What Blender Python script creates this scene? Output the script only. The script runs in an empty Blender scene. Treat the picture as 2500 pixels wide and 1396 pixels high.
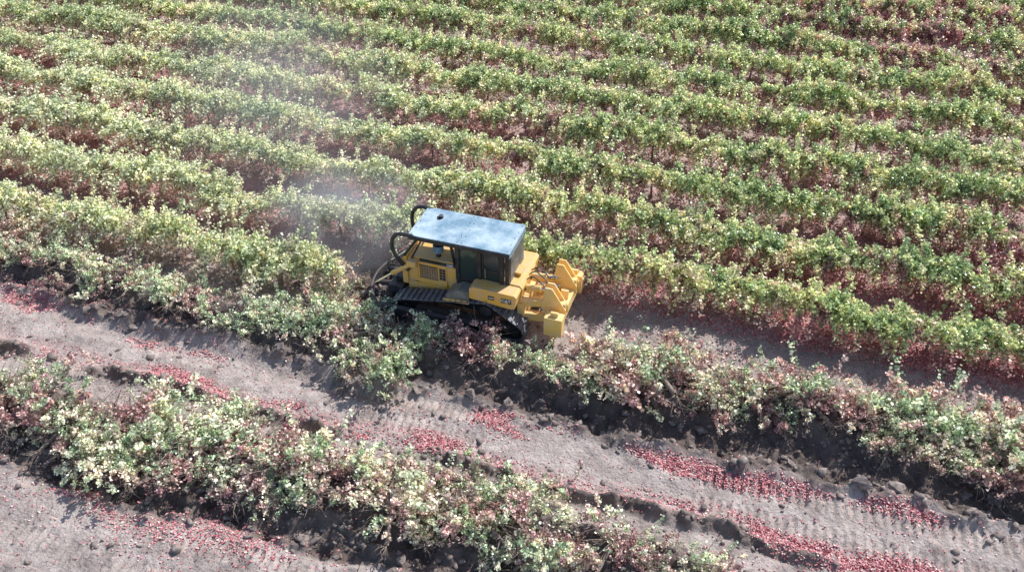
import bpy, math, random
import numpy as np
from mathutils import Vector, Matrix
rng=np.random.default_rng(7); random.seed(7)
scene=bpy.context.scene
col=scene.collection
# ---------------------------------------------------------------- utils
_tab=np.random.default_rng(3).random((256,256))
def vn(x,y,s=1.0,o=0):
    x=np.asarray(x,float)/s+o*17.3; y=np.asarray(y,float)/s+o*9.1
    xi=np.floor(x).astype(int); yi=np.floor(y).astype(int)
    fx=x-xi; fy=y-yi; fx=fx*fx*(3-2*fx); fy=fy*fy*(3-2*fy)
    g=lambda a,b:_tab[a%256,b%256]
    return (g(xi,yi)*(1-fx)+g(xi+1,yi)*fx)*(1-fy)+(g(xi,yi+1)*(1-fx)+g(xi+1,yi+1)*fx)*fy
def fbm(x,y,s,n=3,o=0):
    r=0;a=1;t=0
    for i in range(n):
        r=r+a*vn(x,y,s/2**i,o+i); t+=a; a*=.5
    return r/t
def ss(a,b,x):
    t=np.clip((x-a)/(b-a),0,1); return t*t*(3-2*t)
def band(x,a,b,w): return ss(a-w,a+w,x)*(1-ss(b-w,b+w,x))
AX=[-40,-18,-11,-5,-3,0,5,10,17,40]; AY=[-4.2,-4.3,-5.0,-4.9,-4.9,-4.2,-3.7,-3.3,-3.2,-3.2]
def yA(x): return np.interp(x,AX,AY)
def yB(x): return np.interp(x,[-30,-12,-2,4,8,12],[-11.0,-10.9,-10.5,-10.2,-10.8,-11.3])+.15*np.sin(np.asarray(x)*.9)
def zones(x,y):
    wob=(fbm(x,y,2.5,3,5)-.5)*1.0
    a=yA(x)
    dugA=ss(-6.45,-5.75,y+wob*1.4)*(1-ss(.3,.8,y-a+wob*.4))
    dugB=band(y+wob*1.1-(yB(x)+10.3),-12.6,-9.4,.25)
    ridge=band(y+wob*.6,-8.95,-8.45,.15)*ss(.40,.6,vn(x,y,3.0,8))
    pile=ss(-5.9,-5.2,x)*(1-ss(-3.2,-2.4,x))*band(y,-4.2,-.6,.3)
    dug=np.clip(dugA+dugB+ridge*.8+pile,0,1)
    lane=np.clip(band(y,-8.3,-6.1,.3)+band(y,-15.4,-12.8,.3),0,1)*(1-dug)
    lane2=band(y,-2.6,.1,.3)*ss(1.5,3.0,x)  # lane behind the bulldozer; its shade is put into the soil colour
    return dug,lane,lane2,wob
def H(x,y):
    x=np.asarray(x,float); y=np.asarray(y,float)
    dug,lane,lane2,wob=zones(x,y)
    a=yA(x); b=yB(x)
    h=.06*(fbm(x,y,6,2,1)-.5)
    h=h+.36*np.exp(-((y-a)/.75)**2)+.32*np.exp(-((y-b)/.8)**2)
    h=h-.20*np.exp(-((y-a+1.9)/.55)**2)-.2*np.exp(-((y-b+1.8)/.5)**2)
    h=h+.22*np.exp(-((y+8.62+wob*.6)/.2)**2)*ss(.32,.6,vn(x,y,3.0,8))*(.4+1.1*vn(x,y,.45,91))
    h=h+.18*np.exp(-((y+6.05+wob*.9)/.28)**2)*(.4+1.1*vn(x,y,.5,95))
    h=h+.6*np.exp(-((x+4.1)/.7)**2-((y+2.5)/1.2)**2)
    rough=fbm(x,y,.55,4,11)-.5
    r2=np.abs(fbm(x,y,.9,4,51)-.5)
    h=h+dug*(rough*.62-r2*.65+.06)+dug*.16*np.maximum(0,vn(x,y,.22,20)-.5)*2
    h=h+(1-dug)*((fbm(x,y,.3,2,31)-.5)*.06+np.maximum(0,fbm(x,y,.7,3,77)-.55)*.3)
    for c in (-6.75,-7.75,-13.6,-14.7,-.9,-2.4):
        m=band(y-c+.12*np.sin(x*.3+c),-.3,.3,.05)*ss(.36,.5,vn(x,y*0+c,3.4,40))
        if c>-3: m=m*ss(2.0,3.0,x)
        h=h+m*(.075*(np.sin(2*math.pi*x/.26)>.1)-.05)*(1-dug)
    m=(y>-.5)
    h=h+m*.07*np.cos(2*math.pi*(y-.9)/3.3)*(1-ss(50,80,np.hypot(x,y)))
    far=ss(50,90,np.hypot(x,y))
    return h*(1-far)

def new_mat(name):
    m=bpy.data.materials.new(name); m.use_nodes=True
    nt=m.node_tree; nt.nodes.clear()
    return m,nt,nt.nodes,nt.links
def N(nt,t,**k):
    n=nt.nodes.new(t)
    for a,b in k.items():
        if a in('inp',):
            for kk,vv in b.items(): n.inputs[kk].default_value=vv
        else: setattr(n,a,b)
    return n
def ramp(nt,stops,interp='LINEAR'):
    r=nt.nodes.new('ShaderNodeValToRGB'); cr=r.color_ramp; cr.interpolation=interp
    while len(cr.elements)<len(stops): cr.elements.new(.5)
    for e,(p,c) in zip(cr.elements,stops):
        e.position=p; e.color=(*c,1)
    return r
def mixc(nt,fac,a,b,mode='MIX'):
    m=nt.nodes.new('ShaderNodeMix'); m.data_type='RGBA'; m.blend_type=mode
    for idx,v in ((0,fac),(6,a),(7,b)):
        if isinstance(v,bpy.types.NodeSocket): nt.links.new(v,m.inputs[idx])
        elif isinstance(v,(int,float)): m.inputs[idx].default_value=v
        else: m.inputs[idx].default_value=(*v,1)
    return m.outputs[2]
def math_(nt,op,a,b=None,clamp=False):
    m=nt.nodes.new('ShaderNodeMath'); m.operation=op; m.use_clamp=clamp
    for i,v in enumerate((a,b)):
        if v is None: continue
        if isinstance(v,bpy.types.NodeSocket): nt.links.new(v,m.inputs[i])
        else: m.inputs[i].default_value=v
    return m.outputs[0]
# ---------------------------------------------------------------- materials
def leaf_material(name,greens,reds,transl=.35,rough=.42,thr=.72,n2amp=1.0,slope=4.0):
    m,nt,ns,ln=new_mat(name)
    at=N(nt,'ShaderNodeAttribute',attribute_name='leafcol')
    sep=N(nt,'ShaderNodeSeparateColor'); ln.new(at.outputs['Color'],sep.inputs[0])
    oi=N(nt,'ShaderNodeObjectInfo')
    so=N(nt,'ShaderNodeSeparateColor'); ln.new(oi.outputs['Color'],so.inputs[0])
    geo=N(nt,'ShaderNodeNewGeometry')
    no=N(nt,'ShaderNodeTexNoise',inp={'Scale':.8,'Detail':3.0}); ln.new(geo.outputs['Position'],no.inputs['Vector'])
    n2=N(nt,'ShaderNodeTexNoise',inp={'Scale':.33,'Detail':2.0}); ln.new(geo.outputs['Position'],n2.inputs['Vector'])
    nz=math_(nt,'MULTIPLY',math_(nt,'SUBTRACT',no.outputs[0],.5),1.6)
    r=math_(nt,'ADD',math_(nt,'ADD',sep.outputs[1],so.outputs[0]),nz)
    redf=math_(nt,'MULTIPLY',math_(nt,'SUBTRACT',r,thr),slope,True)
    g=ramp(nt,greens)
    ln.new(math_(nt,'ADD',sep.outputs[0],math_(nt,'MULTIPLY',math_(nt,'SUBTRACT',n2.outputs[0],.5),n2amp)),g.inputs[0])
    rr=ramp(nt,reds); ln.new(sep.outputs[0],rr.inputs[0])
    c=mixc(nt,redf,g.outputs[0],rr.outputs[0])
    d=math_(nt,'MULTIPLY',so.outputs[1],math_(nt,'ADD',sep.outputs[2],.25),True)
    c=mixc(nt,d,c,(.68,.67,.56))
    bf=N(nt,'ShaderNodeHueSaturation'); ln.new(c,bf.inputs['Color'])
    b2=math_(nt,'POWER',sep.outputs[2],1.9)
    ln.new(math_(nt,'ADD',math_(nt,'MULTIPLY',b2,1.75),.62),bf.inputs['Value'])  # a few very bright leaves: sun-bleached highlights put into the leaf colour
    cc=bf.outputs[0]
    p=N(nt,'ShaderNodeBsdfPrincipled',inp={'Roughness':rough,'Specular IOR Level':1.0})
    ln.new(cc,p.inputs['Base Color'])
    t=N(nt,'ShaderNodeBsdfTranslucent')
    tc=mixc(nt,.15,cc,(1.0,1.0,.35),'MULTIPLY')
    hs=N(nt,'ShaderNodeHueSaturation',inp={'Saturation':.95,'Value':1.75}); ln.new(tc,hs.inputs['Color'])
    ln.new(hs.outputs[0],t.inputs[0])
    mx=N(nt,'ShaderNodeMixShader',inp={0:transl}); ln.new(p.outputs[0],mx.inputs[1]); ln.new(t.outputs[0],mx.inputs[2])
    o=N(nt,'ShaderNodeOutputMaterial'); ln.new(mx.outputs[0],o.inputs[0])
    return m
M_leaf=leaf_material('vine_leaf',
  [(0,(.19,.28,.11)),(.22,(.34,.42,.18)),(.45,(.56,.58,.29)),(.66,(.68,.61,.39)),(.82,(.58,.45,.36)),(1,(.45,.31,.27))],
  [(0,(.27,.10,.13)),(.5,(.48,.23,.25)),(1,(.66,.46,.43))],thr=.42,rough=.32,slope=3.2,transl=.33,n2amp=.75)
M_leafup=leaf_material('uprooted_vine_leaf',
  [(0,(.26,.36,.20)),(.3,(.49,.57,.37)),(.6,(.80,.80,.64)),(.85,(.82,.72,.59)),(1,(.52,.38,.32))],
  [(0,(.27,.11,.13)),(.5,(.50,.28,.28)),(1,(.72,.53,.47))],transl=.24,rough=.32,thr=.35,n2amp=.9,slope=3.2)
def litter_material():
    m,nt,ns,ln=new_mat('fallen_leaf')
    at=N(nt,'ShaderNodeAttribute',attribute_name='leafcol')
    sep=N(nt,'ShaderNodeSeparateColor'); ln.new(at.outputs['Color'],sep.inputs[0])
    g=ramp(nt,[(0,(.38,.09,.11)),(.35,(.64,.19,.22)),(.62,(.80,.37,.37)),(.82,(.84,.58,.53)),(.92,(.8,.74,.66)),(1,(.4,.5,.28))])
    ln.new(sep.outputs[0],g.inputs[0])
    p=N(nt,'ShaderNodeBsdfPrincipled',inp={'Roughness':.45,'Specular IOR Level':.6}); ln.new(g.outputs[0],p.inputs['Base Color'])
    o=N(nt,'ShaderNodeOutputMaterial'); ln.new(p.outputs[0],o.inputs[0]); return m
M_litter=litter_material()
def simple(name,c1,c2,scale,rough=.8,bump=.3,metal=0,detail=6,spec=.5):
    m,nt,ns,ln=new_mat(name)
    tc=N(nt,'ShaderNodeTexCoord')
    no=N(nt,'ShaderNodeTexNoise',inp={'Scale':scale,'Detail':detail,'Roughness':.65}); ln.new(tc.outputs['Object'],no.inputs['Vector'])
    r=ramp(nt,[(.35,c1),(.68,c2)]); ln.new(no.outputs[0],r.inputs[0])
    p=N(nt,'ShaderNodeBsdfPrincipled',inp={'Roughness':rough,'Metallic':metal,'Specular IOR Level':spec}); ln.new(r.outputs[0],p.inputs['Base Color'])
    if bump:
        b=N(nt,'ShaderNodeBump',inp={'Strength':bump,'Distance':.02}); ln.new(no.outputs[0],b.inputs['Height']); ln.new(b.outputs[0],p.inputs['Normal'])
    o=N(nt,'ShaderNodeOutputMaterial'); ln.new(p.outputs[0],o.inputs[0]); return m
M_bark=simple('vine_bark',(.10,.075,.065),(.42,.33,.27),18,.9,.6)
M_clod=simple('dug_soil',(.12,.095,.088),(.40,.33,.295),5,.95,.9)
def ground_material():
    m,nt,ns,ln=new_mat('vineyard_soil')
    at=N(nt,'ShaderNodeAttribute',attribute_name='soil')
    sep=N(nt,'ShaderNodeSeparateColor'); ln.new(at.outputs['Color'],sep.inputs[0])
    geo=N(nt,'ShaderNodeNewGeometry')
    n1=N(nt,'ShaderNodeTexNoise',inp={'Scale':1.1,'Detail':8,'Roughness':.7}); ln.new(geo.outputs['Position'],n1.inputs['Vector'])
    n2=N(nt,'ShaderNodeTexNoise',inp={'Scale':14,'Detail':6,'Roughness':.7}); ln.new(geo.outputs['Position'],n2.inputs['Vector'])
    n3=N(nt,'ShaderNodeTexVoronoi',inp={'Scale':9.0}); ln.new(geo.outputs['Position'],n3.inputs['Vector'])
    light=ramp(nt,[(.32,(.30,.245,.225)),(.66,(.68,.595,.55))]); ln.new(n1.outputs[0],light.inputs[0])
    dark=ramp(nt,[(.3,(.10,.078,.07)),(.75,(.26,.21,.185))]); ln.new(n1.outputs[0],dark.inputs[0])
    mid=ramp(nt,[(.3,(.34,.29,.265)),(.7,(.56,.49,.45))]); ln.new(n1.outputs[0],mid.inputs[0])
    c=mixc(nt,sep.outputs[2],light.outputs[0],mid.outputs[0])
    dd=math_(nt,'ADD',sep.outputs[0],math_(nt,'MULTIPLY',math_(nt,'SUBTRACT',n2.outputs[0],.5),1.1),True)
    c=mixc(nt,dd,c,dark.outputs[0])
    v=ramp(nt,[(.3,(.6,.59,.58)),(.7,(1.25,1.25,1.25))]); ln.new(n2.outputs[0],v.inputs[0])
    c=mixc(nt,1.0,c,v.outputs[0],'MULTIPLY')
    lf=math_(nt,'MULTIPLY',sep.outputs[1],math_(nt,'MULTIPLY',math_(nt,'SUBTRACT',n2.outputs[0],.45),4,True),True)
    c=mixc(nt,lf,c,(.60,.26,.26))
    p=N(nt,'ShaderNodeBsdfPrincipled',inp={'Roughness':.9,'Specular IOR Level':.3}); ln.new(c,p.inputs['Base Color'])
    h=math_(nt,'ADD',n2.outputs[0],math_(nt,'MULTIPLY',n3.outputs[0],.35))
    b=N(nt,'ShaderNodeBump',inp={'Strength':.9,'Distance':.08}); ln.new(h,b.inputs['Height']); ln.new(b.outputs[0],p.inputs['Normal'])
    o=N(nt,'ShaderNodeOutputMaterial'); ln.new(p.outputs[0],o.inputs[0]); return m
M_ground=ground_material()
# ---------------------------------------------------------------- mesh helpers
def mesh_np(name,V,F,mats,attr=None,attrname='leafcol',smooth=False):
    me=bpy.data.meshes.new(name)
    V=np.asarray(V,np.float32); F=np.asarray(F,np.int32); k=F.shape[1]
    me.vertices.add(len(V)); me.vertices.foreach_set('co',V.ravel())
    me.loops.add(F.size); me.loops.foreach_set('vertex_index',F.ravel())
    me.polygons.add(len(F)); me.polygons.foreach_set('loop_start',np.arange(0,F.size,k,dtype=np.int32))
    me.polygons.foreach_set('loop_total',np.full(len(F),k,dtype=np.int32))
    if smooth: me.polygons.foreach_set('use_smooth',np.ones(len(F),bool))
    me.update(calc_edges=True)
    if attr is not None:
        a=me.attributes.new(attrname,'FLOAT_COLOR','POINT')
        c=np.ones((len(V),4),np.float32); c[:,:3]=attr; a.data.foreach_set('color',c.ravel())
    for m in mats: me.materials.append(m)
    return me
def unit(v): return v/np.maximum(np.linalg.norm(v,axis=1,keepdims=True),1e-6)
LT=np.array([(0,0,0),(.52,.28,.14),(.40,.82,.05),(0,1,-.12),(-.40,.82,.05),(-.52,.28,.14)])
def leaves(P,size,up,rs,col3):
    n=len(P)
    nr=unit(rs.normal(size=(n,3))*1.0+up)
    t=unit(np.cross(nr,rs.normal(size=(n,3)))); b=np.cross(nr,t)
    s=size[:,None,None]
    V=P[:,None,:]+s*(LT[None,:,0:1]*t[:,None,:]+(LT[None,:,1:2]-.4)*b[:,None,:]+LT[None,:,2:3]*nr[:,None,:])
    base=np.arange(n)[:,None]*6
    F=np.concatenate([base+np.array([0,1,2,3]),base+np.array([0,3,4,5])],0)
    return V.reshape(-1,3),F,np.repeat(col3,6,0)
class TubeB:
    def __init__(s): s.V=[];s.F=[];s.n=0
    def tube(s,pts,rad,k=5):
        pts=[Vector(p) for p in pts]
        if not hasattr(rad,'__len__'): rad=[rad]*len(pts)
        for i,p in enumerate(pts):
            d=(pts[min(i+1,len(pts)-1)]-pts[max(i-1,0)]).normalized()
            a=d.cross(Vector((0.31,.12,.94))); 
            if a.length<.1: a=d.cross(Vector((1,0,0)))
            a.normalize(); b=d.cross(a)
            for j in range(k):
                w=2*math.pi*j/k
                s.V.append(tuple(p+(a*math.cos(w)+b*math.sin(w))*rad[i]))
            if i:
                o=s.n+(i-1)*k
                for j in range(k):
                    s.F.append((o+j,o+(j+1)%k,o+k+(j+1)%k,o+k+j))
        s.n+=len(pts)*k
def standing_variant(i,nsh=128,nl=56,lsz=(.055,.10),L0=1.08):
    rs=np.random.default_rng(100+i)
    tb=TubeB()
    x0=rs.normal()*.05
    tb.tube([(0,0,-.1),(x0*.5,.03,.35),(x0,-.02,.75),(x0,0,1.0)],[.06,.045,.04,.045],7)
    for sg in(-1,1):
        tb.tube([(x0,0,.95),(sg*.25,.02,1.06),(sg*.65,-.02,1.05),(sg*1.0,.01,1.04)],[.035,.03,.025,.018],6)
    PP=[];CC=[]
    lump=rs.uniform(.68,1.28,8)
    for s in range(nsh):
        sx=rs.uniform(-1.15,1.15); p0=np.array([sx,rs.normal()*.11,L0+rs.normal()*.1])
        an=rs.uniform(0,2*math.pi); el=rs.uniform(-.1,1.38)
        d=np.array([.6*math.cos(an)*math.cos(el),math.sin(an)*math.cos(el)*1.2,math.sin(el)*.95])
        lm=lump[int((sx+1.15)/2.3*3.99)+(4 if d[1]>0 else 0)]
        L=rs.uniform(.58,1.1)*lm; dr=rs.uniform(.3,1.15)
        if rs.random()<.13: L=rs.uniform(1.05,1.45); dr*=.7
        t=np.sort(rs.random(nl))**.63
        P=p0+d*L*t[:,None]; P[:,2]-=dr*t**2*.88; P+=rs.normal(size=P.shape)*.062
        P[:,2]=np.maximum(P[:,2],.2+rs.random(nl)*.35)
        PP.append(P)
        red=rs.random()*.50+ .26*rs.random(nl)+np.clip((1.05-P[:,2])*.6,-.26,.42)
        hue=np.clip(.02+.74*rs.beta(1.4,1.7)+rs.normal(size=nl)*.15+np.clip((1.1-P[:,2])*.25,-.08,.25),0,1)
        CC.append(np.stack([hue,red,rs.random(nl)],1))
        if s%2==0:
            tt=np.linspace(0,1.05,5)
            Q=p0+d*L*tt[:,None]; Q[:,2]-=dr*tt**2*.88
            tb.tube([tuple(q) for q in Q],[.009,.008,.007,.005,.003],3)
    P=np.concatenate(PP);C=np.concatenate(CC)
    V,F,A=leaves(P,rs.uniform(*lsz,size=len(P)),np.array([.25,.45,.6]),rs,C)
    return (V,F,A),(tb.V,tb.F)
def uprooted_variant(i,nsh=86,nl=46):
    rs=np.random.default_rng(300+i)
    tb=TubeB()
    r0=np.array([rs.normal()*.2,-1.05,.15]); r1=np.array([0,.1,.35])
    tb.tube([tuple(r0),tuple((r0+r1)/2+rs.normal(size=3)*.04),tuple(r1)],[.07,.055,.05],7)
    for k in range(11):
        d=unit(np.array([[rs.normal()*.9,-.9,rs.normal()*.6]]))[0]*rs.uniform(.25,.65)
        m=r0+d*.5+rs.normal(size=3)*.06
        tb.tube([tuple(r0),tuple(m),tuple(r0+d+rs.normal(size=3)*.08)],[.024,.013,.004],4)
    for k in range(16):
        a=r1+rs.normal(size=3)*.02; d=unit(rs.normal(size=(1,3)))[0]*np.array([1,.9,.6])*rs.uniform(.6,1.6)
        if d[2]<0: d[2]*=-.5
        tb.tube([tuple(a),tuple(a+d*.5+rs.normal(size=3)*.1),tuple(a+d)],[.02,.014,.006],4)
    PP=[];CC=[]
    tufts=[(rs.uniform(-1.1,1.1),rs.normal()*.4+.05,.2+rs.random()*.35,rs.uniform(.5,1.2),rs.random()) for _ in range(9)]
    for s in range(nsh):
        tx,ty,tz,tl,tr=tufts[rs.integers(9)]
        p0=np.array([tx+rs.normal()*.22,ty+rs.normal()*.22,tz+rs.normal()*.08])
        an=rs.uniform(0,2*math.pi); el=rs.uniform(-.2,1.45)
        d=np.array([.9*math.cos(an)*math.cos(el),math.sin(an)*math.cos(el)*.95,math.sin(el)*.85])
        L=rs.uniform(.35,.85)*tl; dr=rs.uniform(0,.4); fresh=0
        if rs.random()<.13: L*=1.6; d[2]=abs(d[2])+.3; fresh=1
        n_=int(nl*(1 if rs.random()>.2 else .25))
        t=np.sort(rs.random(n_))**.7
        P=p0+d*L*t[:,None]; P[:,2]-=dr*t**2; P+=rs.normal(size=P.shape)*.048
        P[:,2]=np.maximum(P[:,2],.0+rs.random(n_)*.1)
        PP.append(P)
        red=tr*.34+rs.random()*.36+.14*rs.random(n_)+np.clip((.45-P[:,2])*.4,-.1,.18)-.3*fresh
        hue=np.clip(.02+.88*rs.beta(1.5,1.6)+rs.normal(size=n_)*.16-.25*fresh,0,1)
        CC.append(np.stack([hue,red,rs.random(n_)],1))
        if s%3<2:
            tt=np.linspace(0,1.08,5); Q=p0+d*L*tt[:,None]; Q[:,2]-=dr*tt**2
            tb.tube([tuple(q) for q in Q],[.011,.009,.007,.005,.003],3)
    P=np.concatenate(PP);C=np.concatenate(CC)
    V,F,A=leaves(P,rs.uniform(.048,.09,size=len(P)),np.array([.15,.35,.5]),rs,C)
    return (V,F,A),(tb.V,tb.F)
NS,NU=12,12
SV=[];UV=[]
for i in range(NS):
    (V,F,A),(tv,tf)=standing_variant(i)
    SV.append((mesh_np('vine_foliage',V,F,[M_leaf],A),mesh_np('vine_trunk',tv,tf,[M_bark],smooth=True)))
for i in range(NU):
    (V,F,A),(tv,tf)=uprooted_variant(i)
    UV.append((mesh_np('uprooted_foliage',V,F,[M_leafup],A),mesh_np('uprooted_trunk',tv,tf,[M_bark],smooth=True)))
def add(name,data,parent=None,**props):
    o=bpy.data.objects.new(name,data); col.objects.link(o)
    if parent: o.parent=parent
    for k,v in props.items(): o[k]=v
    return o
def place_vine(kind,var,x,y,z,rot,sc,red,dust,label,group,tilt=(0,0)):
    e=add(kind,None,label=label,category='grapevine',group=group)
    e.empty_display_size=.3
    e.location=(x,y,z); e.rotation_euler=(tilt[0],tilt[1],rot); e.scale=sc
    f=add('foliage',var[0],e); f.color=(red,dust,0,1)
    t=add('trunk',var[1],e)
REDS=[(10,28.5,6,.42),(18,24,4.5,.38),(17,7.6,2.4,.35),(7.5,11.7,2.5,.22),(2.2,1.3,1.8,.28),(-6.5,10.5,2.4,.22),(-2,4.4,1.8,.15),(14,32,5,.3),(15,17,1.8,.22),(-14,1,3,.12),(-14,12,3,.1),(6,18,2,.22),(0,7.5,1.8,.2)]
def redness(x,y):
    r=-.06-.05*ss(8,20,y)
    for (a,b,s,w) in REDS: r+=w*math.exp(-((x-a)**2+((y-b)*1.1)**2)/(s*s))
    return float(r)
def dustiness(x,y):
    d=.8*math.exp(-((x+22)/18)**2-((y-4)/14)**2)+.15
    d+=.4*math.exp(-((x+6)/4)**2-((y-1)/4)**2)
    return min(d*.75,.8)
ROWS=[-2.4]+[.9+3.3*k for k in range(17)]
stuffV=[];stuffF=[];stuffA=[];sn=0
light=[]
for i in range(4):
    (V,F,A),_=standing_variant(50+i,nsh=44,nl=36,lsz=(.13,.2)); light.append((V,F,A))
cnt=0
for ri,Y in enumerate(ROWS):
    x=-52+rng.uniform(0,2)
    while x<34:
        x+=2.0
        if Y<0 and (x>-5.3): break
        xx=x+rng.normal()*.2; yy=Y+rng.normal()*.16
        left=-9-(Y+16)*.9226-2.2; right=16.75+(Y+7.4)*.104+2.0; top=17.6+(xx+40)*.335+1.8
        inview=(xx>left and xx<right and Y<top)
        g=1+.005*max(Y,0)
        sc=(1.05,rng.uniform(.88,1.24)*g,rng.uniform(.84,1.16))
        if Y==.9: sc=(1.05,rng.uniform(.85,1.1),sc[2])
        if inview:
            red=redness(xx,yy)+rng.normal()*.11; du=dustiness(xx,yy)
            if red>.25: lab='standing grapevine with mostly burgundy leaves in a row'
            elif du>.4: lab='standing grapevine with dusty grey-green leaves in a row'
            else: lab='standing grapevine with yellow-green autumn leaves in a row'
            place_vine('grapevine',SV[rng.integers(NS)],xx,yy,float(H(xx,yy)),rng.integers(2)*math.pi+rng.normal()*.14,sc,red,du,lab,'standing vines in the vineyard rows')
            cnt+=1
        elif xx>left-12 and xx<right+9 and Y<top+12:
            V,F,A=light[rng.integers(4)]
            W=V*np.array([1,sc[1],sc[2]])
            if rng.random()<.5: W=W*np.array([-1,-1,1])
            W=W+np.array([xx,yy,float(H(xx,yy))])
            stuffV.append(W);stuffF.append(F+sn);stuffA.append(A);sn+=len(V)
me=mesh_np('vineyard_rows',np.concatenate(stuffV),np.concatenate(stuffF),[M_leaf],np.concatenate(stuffA))
o=add('vineyard_rows',me,label='further rows of yellow-green grapevines beyond the worked block',category='vineyard',kind='stuff'); o.color=(-.08,.15,0,1)
print('standing',cnt)
def upr(x,y,sc=1,red=0,du=.12,label='uprooted grapevine lying on dug soil with roots exposed',flat=1.0):
    s=sc*rng.uniform(.78,1.2)
    place_vine('uprooted_grapevine',UV[rng.integers(NU)],x,y,float(H(x,y))-.1,rng.normal()*.55,(s,s*rng.uniform(.85,1.15),s*rng.uniform(.75,1.15)*flat),red+rng.normal()*.10,du,label,'uprooted vines pushed into windrows',tilt=(rng.normal()*.2,rng.normal()*.2))
x=-22
while x<21:
    x+=1.0+rng.normal()*.22
    if -18.5<x<-16.0: s=.8
    elif -16<x<-5.5: s=.88
    elif -4.4<x<.5: s=.95
    elif x<4.0: s=.78
    else: s=1.08
    a=float(yA(x))
    upr(x,a+rng.normal()*.22+(.1 if x>4 else 0)-(.3 if .5<x<4 else 0)+(.35 if -4.4<x<.5 else 0),s,red=(.3 if -1.8<x<1.2 else 0.03),label=('uprooted grapevine with burgundy leaves beside the bulldozer track' if -1.8<x<1.2 else 'uprooted grapevine lying on dug soil with roots exposed'))
    if x>4 and rng.random()<.5: upr(x+.4,a-.65,.85,.03)
upr(-3.1,-5.9,.95,.05); upr(-3.9,-5.4,.9,.0); upr(-5.6,-3.9,.85,0); upr(-6.6,-3.6,.8,.05); upr(-5.4,-4.6,.85,0)
upr(-5.8,-3.0,.8,.05); upr(-5.7,-2.0,.75,.05); upr(-4.6,-4.2,.8,.1)
x=-19
while x<13:
    x+=1.05+rng.normal()*.26
    s=1.05 if x<4.5 else .8
    upr(x,float(yB(x))+rng.normal()*.38,s,red=0.04,flat=.82)
    if rng.random()<.6: upr(x+.4,float(yB(x))-.75,.85*s,.05,flat=.75)
# ---------------------------------------------------------------- ground
def axis(segs):
    out=[]
    for a,b,n in segs: out.append(np.linspace(a,b,n,endpoint=False))
    out.append([segs[-1][1]]); return np.concatenate(out)
xs=axis([(-700,-100,8),(-100,-34,30),(-34,-22,60),(-22,21,900),(21,34,50),(34,100,30),(100,700,8)])
ys=axis([(-500,-60,8),(-60,-19,30),(-19,1.5,430),(1.5,45,160),(45,120,30),(120,800,10)])
X,Y=np.meshgrid(xs,ys); Z=H(X,Y)
dug,lane,lane2,wob=zones(X,Y)
litter=np.clip(band(Y,.0,14,.3)*(1-ss(-9,-3,X))*.8+band(Y,0.2,8,.5)*ss(7,11,X)*.7+band(Y,2,40,.5)*.4+band(Y+wob*.8,-8.5,-7.9,.2)*.6+.06,0,1)
nx,ny=len(xs),len(ys)
V=np.stack([X,Y,Z],-1).reshape(-1,3)
i,j=np.meshgrid(np.arange(nx-1),np.arange(ny-1)); b=(j*nx+i).ravel()
F=np.stack([b,b+1,b+nx+1,b+nx],1)
midz=np.clip(lane2+band(Y,-60,-16,1)*.3+ss(60,120,np.hypot(X,Y))*.3,0,1)
A=np.stack([dug,litter,midz],-1).reshape(-1,3)
gm=mesh_np('ground',V,F,[M_ground],A,'soil',smooth=True)
add('ground',gm,label='dry tan vineyard soil with dug dark furrows and track prints',category='ground',kind='structure')
# fallen leaves
n=2600000
px=rng.uniform(-34,22,n); py=rng.uniform(-17,14,n)
w=(fbm(px,py,2.5,3,5)-.5)
cl=ss(.40,.64,fbm(px*.45,py,.8,4,60))
dg,_,_,_=zones(px,py)
pr=.008+.02*cl
pr=pr+band(py+w*.9,-8.75,-7.95,.2)*(cl*.95+.10)*ss(-16,-9,px)+band(py+w*1.2,-6.9,-6.25,.2)*ss(.40,.62,vn(px*.5,py,2.5,71))*cl*1.0
pr=pr+band(py+w,-13.6,-12.5,.3)*cl*.3+band(py,-14.5,-12.5,.3)*.02
pr=pr+band(py,-.1,15,.3)*(.09+(1-ss(-8,-2,px))*.45*(cl*.7+.3)+ss(5,10,px)*.6*(cl*.6+.4)*(1-ss(5,9,py)))
pr=pr+band(py,.2,2.2,.4)*ss(-2,3,px)*.45*(cl*.8+.2)+band(py,-2.5,0,.3)*ss(3,6,px)*.04
pr=pr+band(py+w,-7.2,-5.4,.3)*(1-ss(-12,-8,px))*cl*.4
pr=pr*(1-.7*dg)
k=rng.random(n)<pr*.7
px,py=px[k],py[k]; print('fallen',len(px))
P=np.stack([px,py,H(px,py)+.012+rng.random(len(px))*.015],1)
hue=np.clip(rng.beta(1.5,1.9,len(px))+.08*(px<-5),0,1)
V,F,A=leaves(P,rng.uniform(.03,.066,len(px)),np.array([0.1,0.4,2.2]),rng,np.stack([hue,hue,hue],1))
add('fallen_leaves',mesh_np('fallen_leaves',V,F,[M_litter],A),label='pinkish red fallen vine leaves scattered over the soil',category='fallen leaves',kind='stuff')
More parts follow.
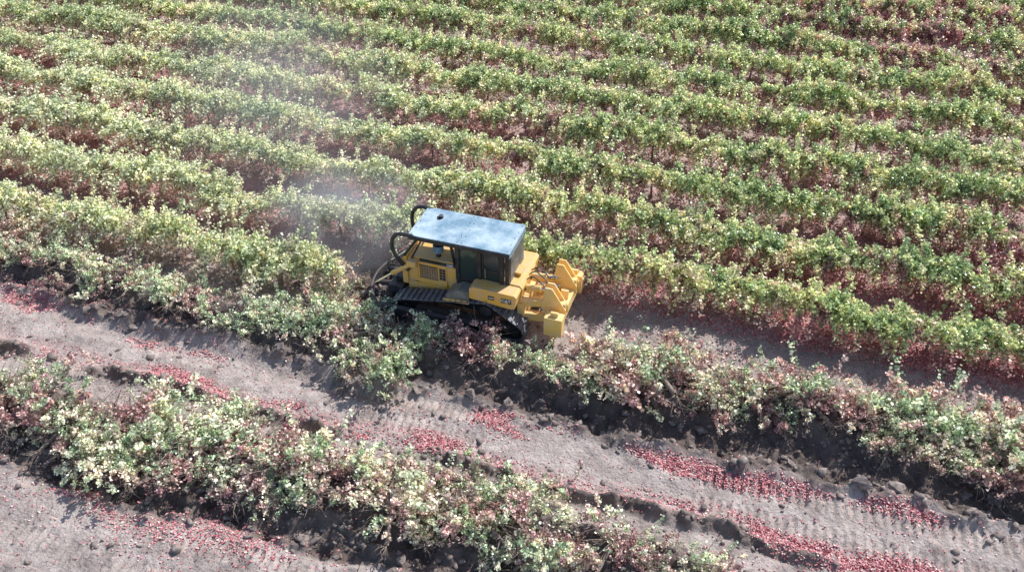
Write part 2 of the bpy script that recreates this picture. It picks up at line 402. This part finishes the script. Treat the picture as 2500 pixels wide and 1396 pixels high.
# soil clods (angular broken lumps)
import bmesh
cu=np.array([(x,y,z) for x in(-1,1) for y in(-1,1) for z in(-1,1)],float)
IV=np.concatenate([cu*.72,np.array([(1,0,0),(-1,0,0),(0,1,0),(0,-1,0),(0,0,1),(0,0,-1)],float)*.95])
bm=bmesh.new()
for v in IV: bm.verts.new(v)
bm.verts.index_update(); bmesh.ops.convex_hull(bm,input=bm.verts); bmesh.ops.triangulate(bm,faces=bm.faces)
IF=np.array([[v.index for v in f.verts] for f in bm.faces]); bm.free()
n=150000
px=rng.uniform(-24,21,n); py=rng.uniform(-16.5,-1,n); dg,ln_,l2,_=zones(px,py)
wb=(fbm(px,py,2.5,3,5)-.5)
edge=band(py+wb*.9,-6.5,-5.7,.2)+band(py+wb*.6,-9.0,-8.4,.2)*.6
k=rng.random(n)<(dg*.13*(.2+1.5*vn(px,py,.8,33))+.014+edge*.05)
px,py=px[k],py[k]; m=len(px)
sz=.014+.095*rng.random(m)**5
S=sz[:,None]*rng.uniform(.5,1.8,(m,3))*np.array([1,1,.6])
ang=rng.uniform(0,6.28,m); ca,sa=np.cos(ang),np.sin(ang)
VV=IV[None]*rng.uniform(.5,1.45,(m,len(IV),1))*S[:,None,:]
V=np.stack([VV[...,0]*ca[:,None]-VV[...,1]*sa[:,None],VV[...,0]*sa[:,None]+VV[...,1]*ca[:,None],VV[...,2]],-1)
V=V+np.stack([px,py,H(px,py)+sz*.12],1)[:,None,:]
F=(IF[None]+np.arange(m)[:,None,None]*len(IV)).reshape(-1,3)
add('soil_clods',mesh_np('soil_clods',V.reshape(-1,3),F,[M_clod]),label='dark crumbled soil clods strewn over the dug ground',category='soil',kind='stuff')
bigs=[(-3.9,-6.35,.24),(-12.6,-6.2,.18),(-9.2,-6.0,.2),(-6.2,-6.1,.17),(-1.2,-6.1,.18),(.6,-6.0,.22),(1.8,-5.9,.17),(-15,-6,.22),(-16.2,-5.7,.2),(-14,-6.3,.17),(9.5,-5.7,.2),(12.6,-5.9,.26),(13.6,-5.6,.22),(10.6,-5.5,.18),(5.2,-5.6,.16),(-8,-12.6,.18),(-2,-12.5,.22),(1,-12.3,.18),(-12.0,-6.4,.16),(16.3,-4.9,.24)]
for q,(x,y,s) in enumerate(bigs):
    rs=np.random.default_rng(q+900)
    bm=bmesh.new()
    for _ in range(16):
        v=rs.uniform(-1,1,3)*np.array([1.25,1.0,.55])*s*rs.uniform(.8,1.1); bm.verts.new(v)
    bmesh.ops.convex_hull(bm,input=bm.verts)
    for v in [v for v in bm.verts if not v.link_faces]: bm.verts.remove(v)
    bmesh.ops.subdivide_edges(bm,edges=bm.edges,cuts=2,use_grid_fill=True)
    for v in bm.verts: v.co*=1+rs.normal()*.035
    cm=bpy.data.meshes.new('soil_clod'); bm.to_mesh(cm); bm.free(); cm.materials.append(M_clod)
    c=add('soil_clod',cm,label='large broken slab of dark soil on the furrow edge',category='soil clod',group='large soil clods along the furrows')
    c.location=(x,y,float(H(x,y))+s*.25); c.rotation_euler=(rs.normal()*.3,rs.normal()*.3,rs.uniform(0,6))
# ---------------------------------------------------------------- bulldozer
def paint(name,c,dirt_or_sheen=(.30,.22,.14),amt=.5,rough=.38,scale=2.5):
    m,nt,ns,ln=new_mat(name)
    tc=N(nt,'ShaderNodeTexCoord')
    n1=N(nt,'ShaderNodeTexNoise',inp={'Scale':scale,'Detail':8,'Roughness':.7}); ln.new(tc.outputs['Object'],n1.inputs['Vector'])
    n2=N(nt,'ShaderNodeTexNoise',inp={'Scale':30,'Detail':4}); ln.new(tc.outputs['Object'],n2.inputs['Vector'])
    f=math_(nt,'MULTIPLY',math_(nt,'MULTIPLY',math_(nt,'SUBTRACT',n1.outputs[0],.40),4.0,True),amt)
    ge=N(nt,'ShaderNodeNewGeometry'); sx=N(nt,'ShaderNodeSeparateXYZ'); ln.new(ge.outputs['Normal'],sx.inputs[0])
    f=math_(nt,'ADD',f,math_(nt,'MULTIPLY',math_(nt,'MAXIMUM',sx.outputs[2],0.0),amt*.35),True)
    cc=mixc(nt,f,c,dirt_or_sheen)
    v=ramp(nt,[(.3,(.85,.85,.85)),(.7,(1.08,1.08,1.08))]); ln.new(n2.outputs[0],v.inputs[0])
    cc=mixc(nt,1.0,cc,v.outputs[0],'MULTIPLY')
    p=N(nt,'ShaderNodeBsdfPrincipled'); ln.new(cc,p.inputs['Base Color'])
    ln.new(math_(nt,'ADD',math_(nt,'MULTIPLY',f,.4),rough),p.inputs['Roughness'])
    o=N(nt,'ShaderNodeOutputMaterial'); ln.new(p.outputs[0],o.inputs[0]); return m
M_y=paint('worn_yellow_paint',(.95,.52,.075),dirt_or_sheen=(.68,.50,.33),amt=.72)
M_yb=paint('sunlit_yellow_paint',(.97,.62,.16),dirt_or_sheen=(.82,.64,.42),amt=.6)  # lighter copy of the worn yellow, sunlight on the ripper put into the colour
M_k=paint('black_paint',(.018,.02,.024),dirt_or_sheen=(.13,.12,.115),amt=.35,rough=.35)
M_roof=paint('dusty_blue_sky_sheen',(.055,.19,.30),dirt_or_sheen=(.52,.64,.72),amt=.85,rough=.26,scale=.7)  # pale blue patches paint the sky's reflection onto dusty blue-black paint
M_st=paint('track_steel',(.10,.11,.14),dirt_or_sheen=(.36,.34,.34),amt=.6,rough=.32,scale=4)
M_bl=paint('blade_steel',(.025,.033,.045),dirt_or_sheen=(.13,.10,.09),amt=.7,rough=.45,scale=1.8)
M_fr=paint('muddy_frame_paint',(.10,.075,.04),dirt_or_sheen=(.17,.13,.11),amt=.8,rough=.6)
M_deck=paint('grey_deck',(.15,.15,.14),dirt_or_sheen=(.40,.36,.30),amt=.7)
M_w=paint('white_decal',(.8,.8,.8),amt=.1)
M_ch=simple('chrome_rod',(.7,.7,.7),(.8,.8,.8),5,.15,0,1)
M_dc=paint('decal_yellow',(.85,.55,.05),amt=0.0)
M_gr=paint('dusty_grille_mesh',(.34,.21,.10),dirt_or_sheen=(.46,.34,.24),amt=.6,rough=.7)
M_red=simple('rust_red',(.2,.05,.04),(.3,.1,.07),5,.7,0)
def glassmat():
    m,nt,ns,ln=new_mat('cab_glass')
    p=N(nt,'ShaderNodeBsdfPrincipled',inp={'Base Color':(.03,.045,.045,1),'Roughness':.08,'Specular IOR Level':.7})
    o=N(nt,'ShaderNodeOutputMaterial'); ln.new(p.outputs[0],o.inputs[0]); return m
M_g=glassmat()
class B:
    def __init__(s,name,mats,parent,label=None,bevel=.012):
        s.name=name;s.m=mats;s.p=parent;s.V=[];s.F=[];s.I=[];s.l=label;s.bev=bevel
    def raw(s,V,F,mi=0):
        o=len(s.V); s.V+= [tuple(v) for v in V]
        for f in F: s.F.append([o+i for i in f]); s.I.append(mi)
    def box(s,x0,x1,y0,y1,z0,z1,mi=0,M=None):
        V=[(x,y,z) for x in(x0,x1) for y in(y0,y1) for z in(z0,z1)]
        if M is not None: V=[M@Vector(v) for v in V]
        s.raw(V,[(0,1,3,2),(4,6,7,5),(0,4,5,1),(2,3,7,6),(0,2,6,4),(1,5,7,3)],mi)
    def prism(s,prof,y0,y1,mi=0):
        n=len(prof); V=[(x,y0,z) for x,z in prof]+[(x,y1,z) for x,z in prof]
        F=[list(range(n))[::-1],list(range(n,2*n))]+[(i,(i+1)%n,n+(i+1)%n,n+i) for i in range(n)]
        s.raw(V,F,mi)
    def cyl(s,p0,p1,r,mi=0,k=16,r1=None):
        p0=Vector(p0);p1=Vector(p1);d=(p1-p0).normalized()
        a=d.cross(Vector((0,0,1)))
        if a.length<.05:a=d.cross(Vector((1,0,0)))
        a.normalize();b=d.cross(a); r1=r if r1 is None else r1
        V=[p0+(a*math.cos(2*math.pi*i/k)+b*math.sin(2*math.pi*i/k))*r for i in range(k)]
        V+=[p1+(a*math.cos(2*math.pi*i/k)+b*math.sin(2*math.pi*i/k))*r1 for i in range(k)]
        s.raw(V,[list(range(k))[::-1],list(range(k,2*k))]+[(i,(i+1)%k,k+(i+1)%k,k+i) for i in range(k)],mi)
    def tube(s,pts,r,mi=0,k=12):
        P=[Vector(p) for p in pts]; Q=[]
        for i in range(len(P)-1):
            a=P[max(i-1,0)];b=P[i];c=P[i+1];d=P[min(i+2,len(P)-1)]
            for u in range(5):
                t=u/5; Q.append(.5*((2*b)+(c-a)*t+(2*a-5*b+4*c-d)*t*t+(3*b-a-3*c+d)*t**3))
        Q.append(P[-1])
        tb=TubeB(); tb.tube(Q,r,k); s.raw(tb.V,tb.F,mi)
        s.raw(tb.V[:k],[list(range(k))],mi); s.raw(tb.V[-k:],[list(range(k))],mi)
    def done(s):
        me=bpy.data.meshes.new(s.name); me.from_pydata(s.V,[],s.F)
        for m in s.m: me.materials.append(m)
        me.polygons.foreach_set('material_index',s.I)
        bm=bmesh.new(); bm.from_mesh(me); bmesh.ops.recalc_face_normals(bm,faces=bm.faces); bm.to_mesh(me); bm.free()
        o=add(s.name,me,s.p)
        if s.l: o['label']=s.l
        if s.bev:
            md=o.modifiers.new('bevel','BEVEL'); md.width=s.bev; md.segments=2; md.limit_method='ANGLE'; md.angle_limit=math.radians(40)
        return o
dz=add('bulldozer',None,label='yellow crawler bulldozer with blue canopy roof, blade and rear ripper',category='bulldozer')
dz.location=(0,-1.78,.02)
b=B('chassis',[M_y,M_k],dz); b.prism([(-3.05,.55),(1.1,.55),(1.15,1.5),(-.5,1.6),(-3.05,1.3)],-.62,.62)
b.box(-2.9,.6,-.78,.78,.7,1.0,1); b.done()
b=B('hood',[M_y,M_k],dz)
b.prism([(-3.02,1.28),(-1.18,1.28),(-1.18,2.42),(-2.8,2.36),(-3.02,2.28)],-.62,.62)
b.prism([(-3.22,1.2),(-3.024,1.2),(-3.024,2.36),(-3.12,2.36),(-3.22,2.2)],-.70,.70)
hood=b.done()
for sy in(-1,1):
    g=B('engine_panel',[M_y,M_k,M_deck],hood,bevel=.006)
    y0,y1=(sy*.622,sy*.645) if sy>0 else (-.645,-.622)
    g.box(-2.98,-2.66,y0,y1,1.5,2.2,0)
    g.box(-2.62,-1.56,y0,y1,1.32,2.22,0)
    g.box(-1.52,-1.22,y0,y1,1.32,2.22,0)
    g.done()
    g=B('grille',[M_gr,M_k],hood,bevel=0)
    yo=sy*.646
    def sb(x0,x1,d0,d1,z0,z1,mi): g.box(x0,x1,min(yo+sy*d0,yo+sy*d1),max(yo+sy*d0,yo+sy*d1),z0,z1,mi)
    sb(-2.56,-1.9,0,.01,1.55,2.1,0)
    for r_ in range(8): sb(-2.56+r_*.094-.004,-2.56+r_*.094+.004,.01,.016,1.55,2.1,1)
    for z in(1.55,2.09): sb(-2.58,-1.88,.01,.02,z,z+.015,1)
    g.done()
    g=B('vent_louvres',[M_gr,M_k],hood,bevel=0)
    sb(-1.84,-1.60,0,.004,1.58,2.1,0)
    for r_ in range(4):
        for cx in(-1.78,-1.66): sb(cx-.045,cx+.045,.004,.012,1.62+r_*.12,1.70+r_*.12,1)
    g.done()
    g=B('nameplate',[M_k],hood,bevel=0)
    g.box(-2.55,-1.22,min(sy*.646,sy*.656),max(sy*.646,sy*.656),2.235,2.36,0); g.done()
g=B('radiator_grille',[M_k],hood,bevel=0)
for r_ in range(10): g.box(-3.235,-3.222,-.55,.55,1.3+r_*.09,1.35+r_*.09)
g.done()
b=B('exhaust_pipe',[M_k],dz); b.tube([(-2.14,.35,2.3),(-2.14,.38,2.8),(-2.14,.4,3.3),(-2.1,.4,3.56)],.075); b.done()
b=B('air_precleaner',[M_roof,M_k],dz); b.cyl((-1.95,-.35,2.38),(-1.95,-.35,2.6),.09,1); b.cyl((-1.95,-.35,2.6),(-1.95,-.35,2.86),.19,0,20); b.cyl((-1.95,-.35,2.86),(-1.95,-.35,2.93),.19,1,20,r1=.08); b.done()
b=B('fuel_tank',[M_y,M_deck],dz)
b.prism([(.35,1.45),(.95,1.25),(1.12,1.3),(1.22,2.0),(1.12,2.12),(.35,2.16)],-.75,.75)
for sy in(-1,1):
    y0,y1=(.754,1.3) if sy>0 else (-1.3,-.754)
    b.prism([(-.5,1.62),(.95,1.5),(1.1,1.52),(1.18,2.0),(1.1,2.08),(-.35,2.12),(-.5,2.02)],y0,y1)
b.box(.7,1.0,-.25,.25,2.165,2.26,0)
tank=b.done()
for sy in(-1,1):
    b=B('fender_deck',[M_deck,M_y],dz)
    y0,y1=(.63,1.3) if sy>0 else (-1.3,-.63)
    b.prism([(-1.35,1.42),(-.504,1.5),(-.504,1.82),(-.9,1.82),(-1.35,1.55)],y0,y1)
    yy=sy*1.3
    b.prism([(-1.45,1.28),(-.504,1.36),(-.504,1.5),(-1.45,1.41)],min(yy,yy+sy*.05),max(yy,yy+sy*.05),1)
    b.done()
def text(body,size,x,y,z,mat,parent,ext=.004,name='lettering'):
    cu=bpy.data.curves.new('t','FONT'); cu.body=body; cu.size=size; cu.extrude=ext; cu.offset=size*.03
    cu.align_x='CENTER'; cu.align_y='CENTER'
    to=bpy.data.objects.new('tmp',cu); col.objects.link(to)
    bpy.context.view_layer.update()
    me=bpy.data.meshes.new_from_object(to); bpy.data.objects.remove(to)
    me.transform(Matrix.Translation((x,y,z))@Matrix.Rotation(math.radians(90),4,'X')); me.materials.clear(); me.materials.append(mat)
    add(name,me,parent)
g=B('decal_plate',[M_k,M_w,M_red,M_dc],tank,bevel=0)
g.box(.64,1.0,-1.306,-1.302,1.71,1.91,0)
g.raw([(.78,-1.3105,1.72),(.88,-1.3105,1.72),(.83,-1.3105,1.80)],[(0,1,2)],3); g.done()
g=B('decal_plate',[M_k,M_w,M_red],tank,bevel=0)
g.box(.18,.40,-1.306,-1.302,1.74,1.90,0); g.box(.20,.38,-1.309,-1.3065,1.80,1.84,1); g.box(.24,.3,-1.309,-1.3065,1.76,1.79,2)
g.done()
text('CAT',.165,.82,-1.310,1.815,M_w,tank)
text('D8R',.13,-1.42,-.658,2.295,M_w,hood)
b=B('cab',[M_k,M_deck],dz)
b.box(-1.16,.6,-.74,.74,1.6,1.98)
for (x,y) in((-1.1,-.72),(-1.1,.72),(-.3,-.76),(-.3,.76),(.5,-.78),(.5,.78)):
    b.box(x-.07,x+.07,y-.06,y+.06,1.9,3.36)
b.box(-1.16,.6,-.8,.8,3.24,3.40)
cab=b.done()
for sy in(-1,1):
    b=B('rops_post',[M_k],cab); b.box(.62,.76,sy*.72-.09,sy*.72+.09,2.0,3.4); b.done()
for nm,args in(('side_window',(-1.03,-.37,-.72,-.70,1.98,3.24)),('side_window',(-1.03,-.37,.70,.72,1.98,3.24)),('rear_window',(.48,.50,-.7,.7,2.0,3.24)),('windshield',(-1.12,-1.10,-.66,.66,2.0,3.24))):
    g=B(nm,[M_g],cab,bevel=0); g.box(*args); g.done()
for sy in(-1,1):
    g=B('door',[M_k,M_g,M_deck],cab,bevel=.006)
    y=sy*.74
    g.box(-.23,.43,min(y,y-sy*.03),max(y,y-sy*.03),1.99,3.2,1)
    for k_ in(-.22,.36): g.box(k_,k_+.07,min(y,y+sy*.03),max(y,y+sy*.03),1.99,3.22,0)
    g.box(-.22,.43,min(y,y+sy*.03),max(y,y+sy*.03),2.45,2.52,0)
    g.box(-.22,.43,min(y,y+sy*.03),max(y,y+sy*.03),1.99,2.08,0)
    g.box(-.1,-.07,min(y,y+sy*.09),max(y,y+sy*.09),2.2,2.6,2)
    g.done()
g=B('rear_guard',[M_k,M_deck],cab,bevel=0)
for k_ in range(13):
    yy=-.66+k_*.11; g.box(.775,.79,yy-.012,yy+.012,2.2,3.36,1)
for k_ in range(11):
    zz=2.2+k_*.11; g.box(.79,.80,-.7,.7,zz-.01,zz+.014,1)
g.done()
g=B('seat',[M_k],cab,bevel=.03); g.box(-.5,0,-.25,.25,2.0,2.3); g.box(-.05,.1,-.25,.25,2.25,2.95); g.done()
b=B('canopy_roof',[M_roof,M_k,M_red],dz,label='dusty blue-black steel canopy roof plate with painted-in sky sheen')
b.box(-2.8,-.98,-.9,.9,3.42,3.46); b.box(-.976,.8,-.9,.9,3.42,3.462)
b.box(-2.8,.8,-.9,-.86,3.27,3.417,1); b.box(-2.8,.8,.86,.9,3.27,3.417,1)
b.box(.76,.8,-.858,.858,3.22,3.417,0); b.box(-2.8,-2.76,-.858,.858,3.27,3.417,1)
for x in(-2.0,-1.2,-.4): b.box(x-.03,x+.03,-.858,.858,3.33,3.417,1)
for x in(-2.7,-1.05,-.9,.7):
    for y in(-.8,-.4,0,.4,.8): b.cyl((x,y,3.455),(x,y,3.478),.018,2 if (x+y)%3<1 else 1,8)
b.cyl((-2.14,.4,3.458),(-2.14,.4,3.475),.12,1,20)
b.done()
for sy in(-1,1):
    b=B('sweep_bar',[M_k],dz,bevel=0)
    b.tube([(-2.4,sy*.86,3.36),(-2.85,sy*.88,3.42),(-3.22,sy*.88,3.36),(-3.42,sy*.87,3.05),(-3.42,sy*.84,2.6),(-3.22,sy*.78,2.15),(-2.95,sy*.72,1.8)],.07)
    b.done()
    b=B('canopy_strut',[M_k],dz,bevel=0)
    b.cyl((-2.45,sy*.8,3.36),(-3.15,sy*.62,2.32),.05); b.done()
    b=B('canopy_strut',[M_k],dz,bevel=0)
    b.cyl((-2.3,sy*.8,3.36),(-2.85,sy*.64,2.3),.035); b.done()
    b=B('canopy_post',[M_k],dz,bevel=0); b.cyl((-1.3,sy*.8,3.36),(-1.25,sy*.64,2.4),.05); b.done()
    b=B('work_light',[M_k,M_w],dz); b.box(-2.9,-2.81,sy*.55-.09,sy*.55+.09,3.24,3.36,0); b.box(-2.912,-2.902,sy*.55-.07,sy*.55+.07,3.26,3.34,1); b.done()
def hull(pts):
    pts=sorted(set(pts)); 
    def half(ps):
        h=[]
        for p in ps:
            while len(h)>=2 and (h[-1][0]-h[-2][0])*(p[1]-h[-2][1])-(h[-1][1]-h[-2][1])*(p[0]-h[-2][0])<=0: h.pop()
            h.append(p)
        return h
    a=half(pts);c=half(pts[::-1]); return a[:-1]+c[:-1]
wheels=[(-2.95,.52,.45),(1.0,.5,.42),(.05,1.12,.42)]
pts=[]
for cx,cz,r in wheels: pts+= [(round(cx+r*math.cos(t*math.pi/24),4),round(cz+r*math.sin(t*math.pi/24),4)) for t in range(48)]
hp=hull(pts); hp.append(hp[0])
cum=[0]
for i in range(1,len(hp)): cum.append(cum[-1]+math.dist(hp[i],hp[i-1]))
L=cum[-1]; ns_=int(L/.21)
for sy in(-1,1):
    cy=sy*1.05
    t=B('crawler_track',[M_st,M_k],dz,bevel=.006)
    for k_ in range(ns_):
        s_=(k_+.5)*L/ns_
        i=max(j for j in range(len(cum)-1) if cum[j]<=s_)
        u=(s_-cum[i])/(cum[i+1]-cum[i]); p=(hp[i][0]*(1-u)+hp[i+1][0]*u,hp[i][1]*(1-u)+hp[i+1][1]*u)
        a,c=hp[i],hp[i+1]; ang=math.atan2(c[1]-a[1],c[0]-a[0])
        Mx=Matrix.Translation((p[0],cy,p[1]))@Matrix.Rotation(-ang,4,'Y')
        t.box(-.095,.095,-.33,.33,-.035,.0,0,Mx)
        t.box(-.09,-.055,-.33,.33,-.10,-.037,0,Mx)
        t.box(-.1,.1,-.09,.09,.004,.09,1,Mx)
    tr=t.done()
    f=B('track_frame',[M_fr,M_k],tr); f.prism([(-2.6,.35),(1.05,.35),(1.05,.62),(-2.6,.62)],cy-.14,cy+.14,0); f.done()
    for (cx,cz,r) in wheels[:2]:
        f=B('idler_wheel',[M_k],tr); f.cyl((cx,cy-.1,cz),(cx,cy+.1,cz),r-.1,0,28); f.cyl((cx,cy-.16,cz),(cx,cy+.16,cz),.14,0,16); f.done()
    f=B('drive_sprocket',[M_k,M_y],tr); f.cyl((.05,cy-.1,1.12),(.05,cy+.1,1.12),.33,0,22); f.cyl((.05,cy-.2,1.12),(.05,cy+.2,1.12),.22,0,20); f.done()
    for cx in np.linspace(-1.95,.4,7):
        f=B('track_roller',[M_k],tr,bevel=0); f.cyl((cx,cy-.15,.26),(cx,cy+.15,.26),.12,0,14); f.done()
    pa=B('push_arm',[M_bl],dz); y=sy*1.53
    pa.prism([(-3.9,.5),(-3.6,.35),(-.6,.5),(-.45,.6),(-.6,.78),(-3.6,.75),(-3.9,.7)],y-.09,y+.09)
    pa.cyl((-.6,min(y-.12,y+.12),.63),(-.6,max(y-.12,y+.12),.63),.18,0,18); pa.box(-.75,-.45,min(y,y-sy*.35),max(y,y-sy*.35),.5,.75); pa.done()
    lc=B('lift_cylinder',[M_y,M_ch],dz); y=sy*.8
    lc.cyl((-2.75,y,2.2),(-3.6,y*.95,1.55),.085,0); lc.cyl((-3.6,y*.95,1.55),(-4.35,y*.9,.9),.045,1); lc.box(-2.95,-2.6,min(sy*.646,y+sy*.1),max(sy*.646,y+sy*.1),2.08,2.32,0); lc.done()
plan=[(-3.5,-1.9),(-3.95,-1.5),(-4.3,-1.05),(-4.5,-.5),(-4.58,.0),(-4.58,.4),(-4.55,.75),(-4.52,1.1)]
P=[]
pv=[Vector((a,c,0)) for a,c in plan]
for i in range(len(pv)-1):
    a=pv[max(i-1,0)];bb=pv[i];c=pv[i+1];d=pv[min(i+2,len(pv)-1)]
    for u in range(3):
        t=u/3; P.append(.5*((2*bb)+(c-a)*t+(2*a-5*bb+4*c-d)*t*t+(3*bb-a-3*c+d)*t**3))
P.append(pv[-1])
prof=[(.22,.0),(.08,.22),(.02,.45),(.03,.7),(.08,.90),(.04,.93),(-.02,.91),(-.04,.7),(-.05,.45),(-.05,.25),(.05,.0)]
V=[];F=[];kp=len(prof)
for i,p in enumerate(P):
    d=(P[min(i+1,len(P)-1)]-P[max(i-1,0)]).normalized(); nrm=Vector((-d.y,d.x,0))
    if nrm.x>0: nrm=-nrm
    hs_=1-.25*(i/(len(P)-1))**2
    for off,z in prof: V.append((p.x+nrm.x*off,p.y+nrm.y*off,z*hs_))
    if i:
        o_=(i-1)*kp
        for j in range(kp): F.append((o_+j,o_+(j+1)%kp,o_+kp+(j+1)%kp,o_+kp+j))
F.append(list(range(kp))); F.append([len(V)-kp+j for j in range(kp)])
bl=B('blade',[M_bl],dz,label='dark curved dozer blade smeared with soil'); bl.raw(V,F)
for yy in(-.9,-.3,.4,.9): bl.box(-4.5+(.25 if yy<-.5 else 0),-4.32+(.25 if yy<-.5 else 0),yy-.05,yy+.05,.15,.62)
bl.box(-4.55,-4.25,-.6,.95,.3,.5); bl.done()
b=B('blade_brace',[M_bl,M_k],dz); b.cyl((-4.4,-.3,.6),(-3.1,-.3,.9),.1); b.cyl((-4.4,.6,.6),(-3.1,.3,.9),.1)
b.box(-3.8,-3.25,-.75,.75,.7,1.0,0); b.box(-3.6,-3.3,-.5,.5,1.0,1.25,1); b.done()
rp=B('ripper',[M_yb,M_k],dz,label='yellow rear ripper with linkage arms')
rp.box(2.2,2.66,-1.12,1.45,.84,1.26)
for (y,hz) in((-.5,2.2),(.9,2.2)):
    for dy in(-.15,.15):
        rp.prism([(1.95,1.1),(2.72,1.1),(2.72,1.4),(2.22,hz),(1.98,hz),(1.88,1.5)],y+dy-.035,y+dy+.035)
    rp.box(2.3,2.68,y-.11,y+.11,1.26,1.6)
rp.box(2.14,2.76,-1.3,-.9,.72,1.45); rp.box(2.14,2.76,1.25,1.6,.72,1.45)
for y in(-.62,.78):
    rp.prism([(1.0,.62),(2.3,.82),(2.3,1.1),(1.0,.95)],y-.11,y+.11)
    rp.prism([(1.05,1.25),(1.25,1.25),(2.2,1.45),(2.2,1.66),(1.05,1.52)],y-.09,y+.09)
rp.box(1.05,1.3,-.8,.95,.6,1.4)
rpo=rp.done()
for y in(-.28,.4):
    c=B('hydraulic_cylinder',[M_yb,M_ch,M_k],rpo); c.cyl((1.15,y,1.75),(1.75,y-.05,1.85),.12,0,18); c.cyl((1.75,y-.05,1.85),(2.15,y-.12,1.98),.06,1,14); c.cyl((1.15,y-.13,1.75),(1.15,y+.13,1.75),.09,2); c.done()
    c=B('hydraulic_cylinder',[M_yb,M_ch],rpo); c.cyl((1.2,y+.1,1.1),(1.8,y+.1,1.35),.11,0,18); c.cyl((1.8,y+.1,1.35),(2.2,y+.1,1.5),.055,1,14); c.done()
for y in(-1.1,1.42,.17):
    c=B('ripper_shank',[M_yb,M_k],rpo); c.prism([(2.32,.1),(2.44,.05),(2.58,.7),(2.58,1.6),(2.32,1.6),(2.32,.5)],y-.05,y+.05); c.prism([(2.14,.05),(2.32,.0),(2.48,.06),(2.48,.16),(2.3,.22)],y-.06,y+.06,1); c.done()
for y in(-.2,.1,.35):
    h=B('hydraulic_hose',[M_k],rpo,bevel=0)
    h.tube([(1.15,y,2.0),(1.4,y+.05,2.15),(1.7,y,2.0),(1.9,y-.1,1.9)],.02,0,6)
    h.done()
# ---------------------------------------------------------------- dust
def dust(name,loc,sc,dens,nscale,label,rot=0,thr=.42,c=(.98,.99,1.0,1)):
    me=bpy.data.meshes.new(name); bm=bmesh.new(); bmesh.ops.create_icosphere(bm,subdivisions=3,radius=1); bm.to_mesh(me); bm.free()
    m,nt,ns,ln=new_mat(name+'_vapour')
    tc=N(nt,'ShaderNodeTexCoord'); ge=N(nt,'ShaderNodeNewGeometry')
    le=N(nt,'ShaderNodeVectorMath',operation='LENGTH'); ln.new(tc.outputs['Object'],le.inputs[0])
    fall=math_(nt,'SUBTRACT',1.0,le.outputs['Value'],True)
    no=N(nt,'ShaderNodeTexNoise',inp={'Scale':nscale,'Detail':2.0,'Distortion':.6}); ln.new(ge.outputs['Position'],no.inputs['Vector'])
    q=math_(nt,'MULTIPLY',math_(nt,'SUBTRACT',no.outputs[0],thr),4.0,True)
    de=math_(nt,'MULTIPLY',math_(nt,'MULTIPLY',fall,q),dens)
    v=N(nt,'ShaderNodeVolumeScatter',inp={'Color':c,'Anisotropy':-.15}); ln.new(de,v.inputs['Density'])
    o=N(nt,'ShaderNodeOutputMaterial'); ln.new(v.outputs[0],o.inputs['Volume'])
    me.materials.append(m)
    try: m.cycles.volume_step_rate=2.0
    except Exception: pass
    ob=add(name,me,label=label,category='dust',kind='stuff'); ob.location=loc; ob.scale=sc; ob.rotation_euler=(0,0,rot)
dust('dust_cloud',(-6.6,.3,1.3),(3.8,2.8,2.3),.5,.6,'pale dust cloud rising ahead of the bulldozer blade',thr=.32)
dust('dust_haze',(-13.5,8,1.7),(14,6.5,3.4),.075,.25,'thin drifting dust haze over the vine rows',rot=-.85,thr=.32)
# ---------------------------------------------------------------- light, camera
el=math.radians(44); az=math.radians(64)
S=Vector((math.cos(az)*math.cos(el),math.sin(az)*math.cos(el),math.sin(el)))
sl=bpy.data.lights.new('sun','SUN'); sl.energy=5.0; sl.angle=math.radians(.5); sl.color=(1,.98,.94)
so=bpy.data.objects.new('sun',sl); col.objects.link(so); so.rotation_euler=S.to_track_quat('Z','Y').to_euler()
w=bpy.data.worlds.new('World'); scene.world=w; w.use_nodes=True
nt=w.node_tree; nt.nodes.clear()
sk=nt.nodes.new('ShaderNodeTexSky'); sk.sky_type='NISHITA'; sk.sun_disc=False; sk.sun_elevation=el; sk.sun_rotation=math.atan2(S.x,S.y)
bg=nt.nodes.new('ShaderNodeBackground'); bg.inputs[1].default_value=.15
ow=nt.nodes.new('ShaderNodeOutputWorld'); nt.links.new(sk.outputs[0],bg.inputs[0]); nt.links.new(bg.outputs[0],ow.inputs[0])
cam=bpy.data.cameras.new('camera'); cam.sensor_width=36; cam.lens=36*2173/2500; cam.clip_end=2500; cam.clip_start=.5
co=bpy.data.objects.new('camera',cam); col.objects.link(co)
th=math.radians(38); fh=math.radians(108.5)
f=Vector((math.cos(fh)*math.cos(th),math.sin(fh)*math.cos(th),-math.sin(th)))
co.location=-f*(20.5/math.sin(th)); co.rotation_euler=f.to_track_quat('-Z','Y').to_euler()
scene.camera=co
scene.view_settings.view_transform='Standard'; scene.view_settings.look='None'; scene.view_settings.exposure=0
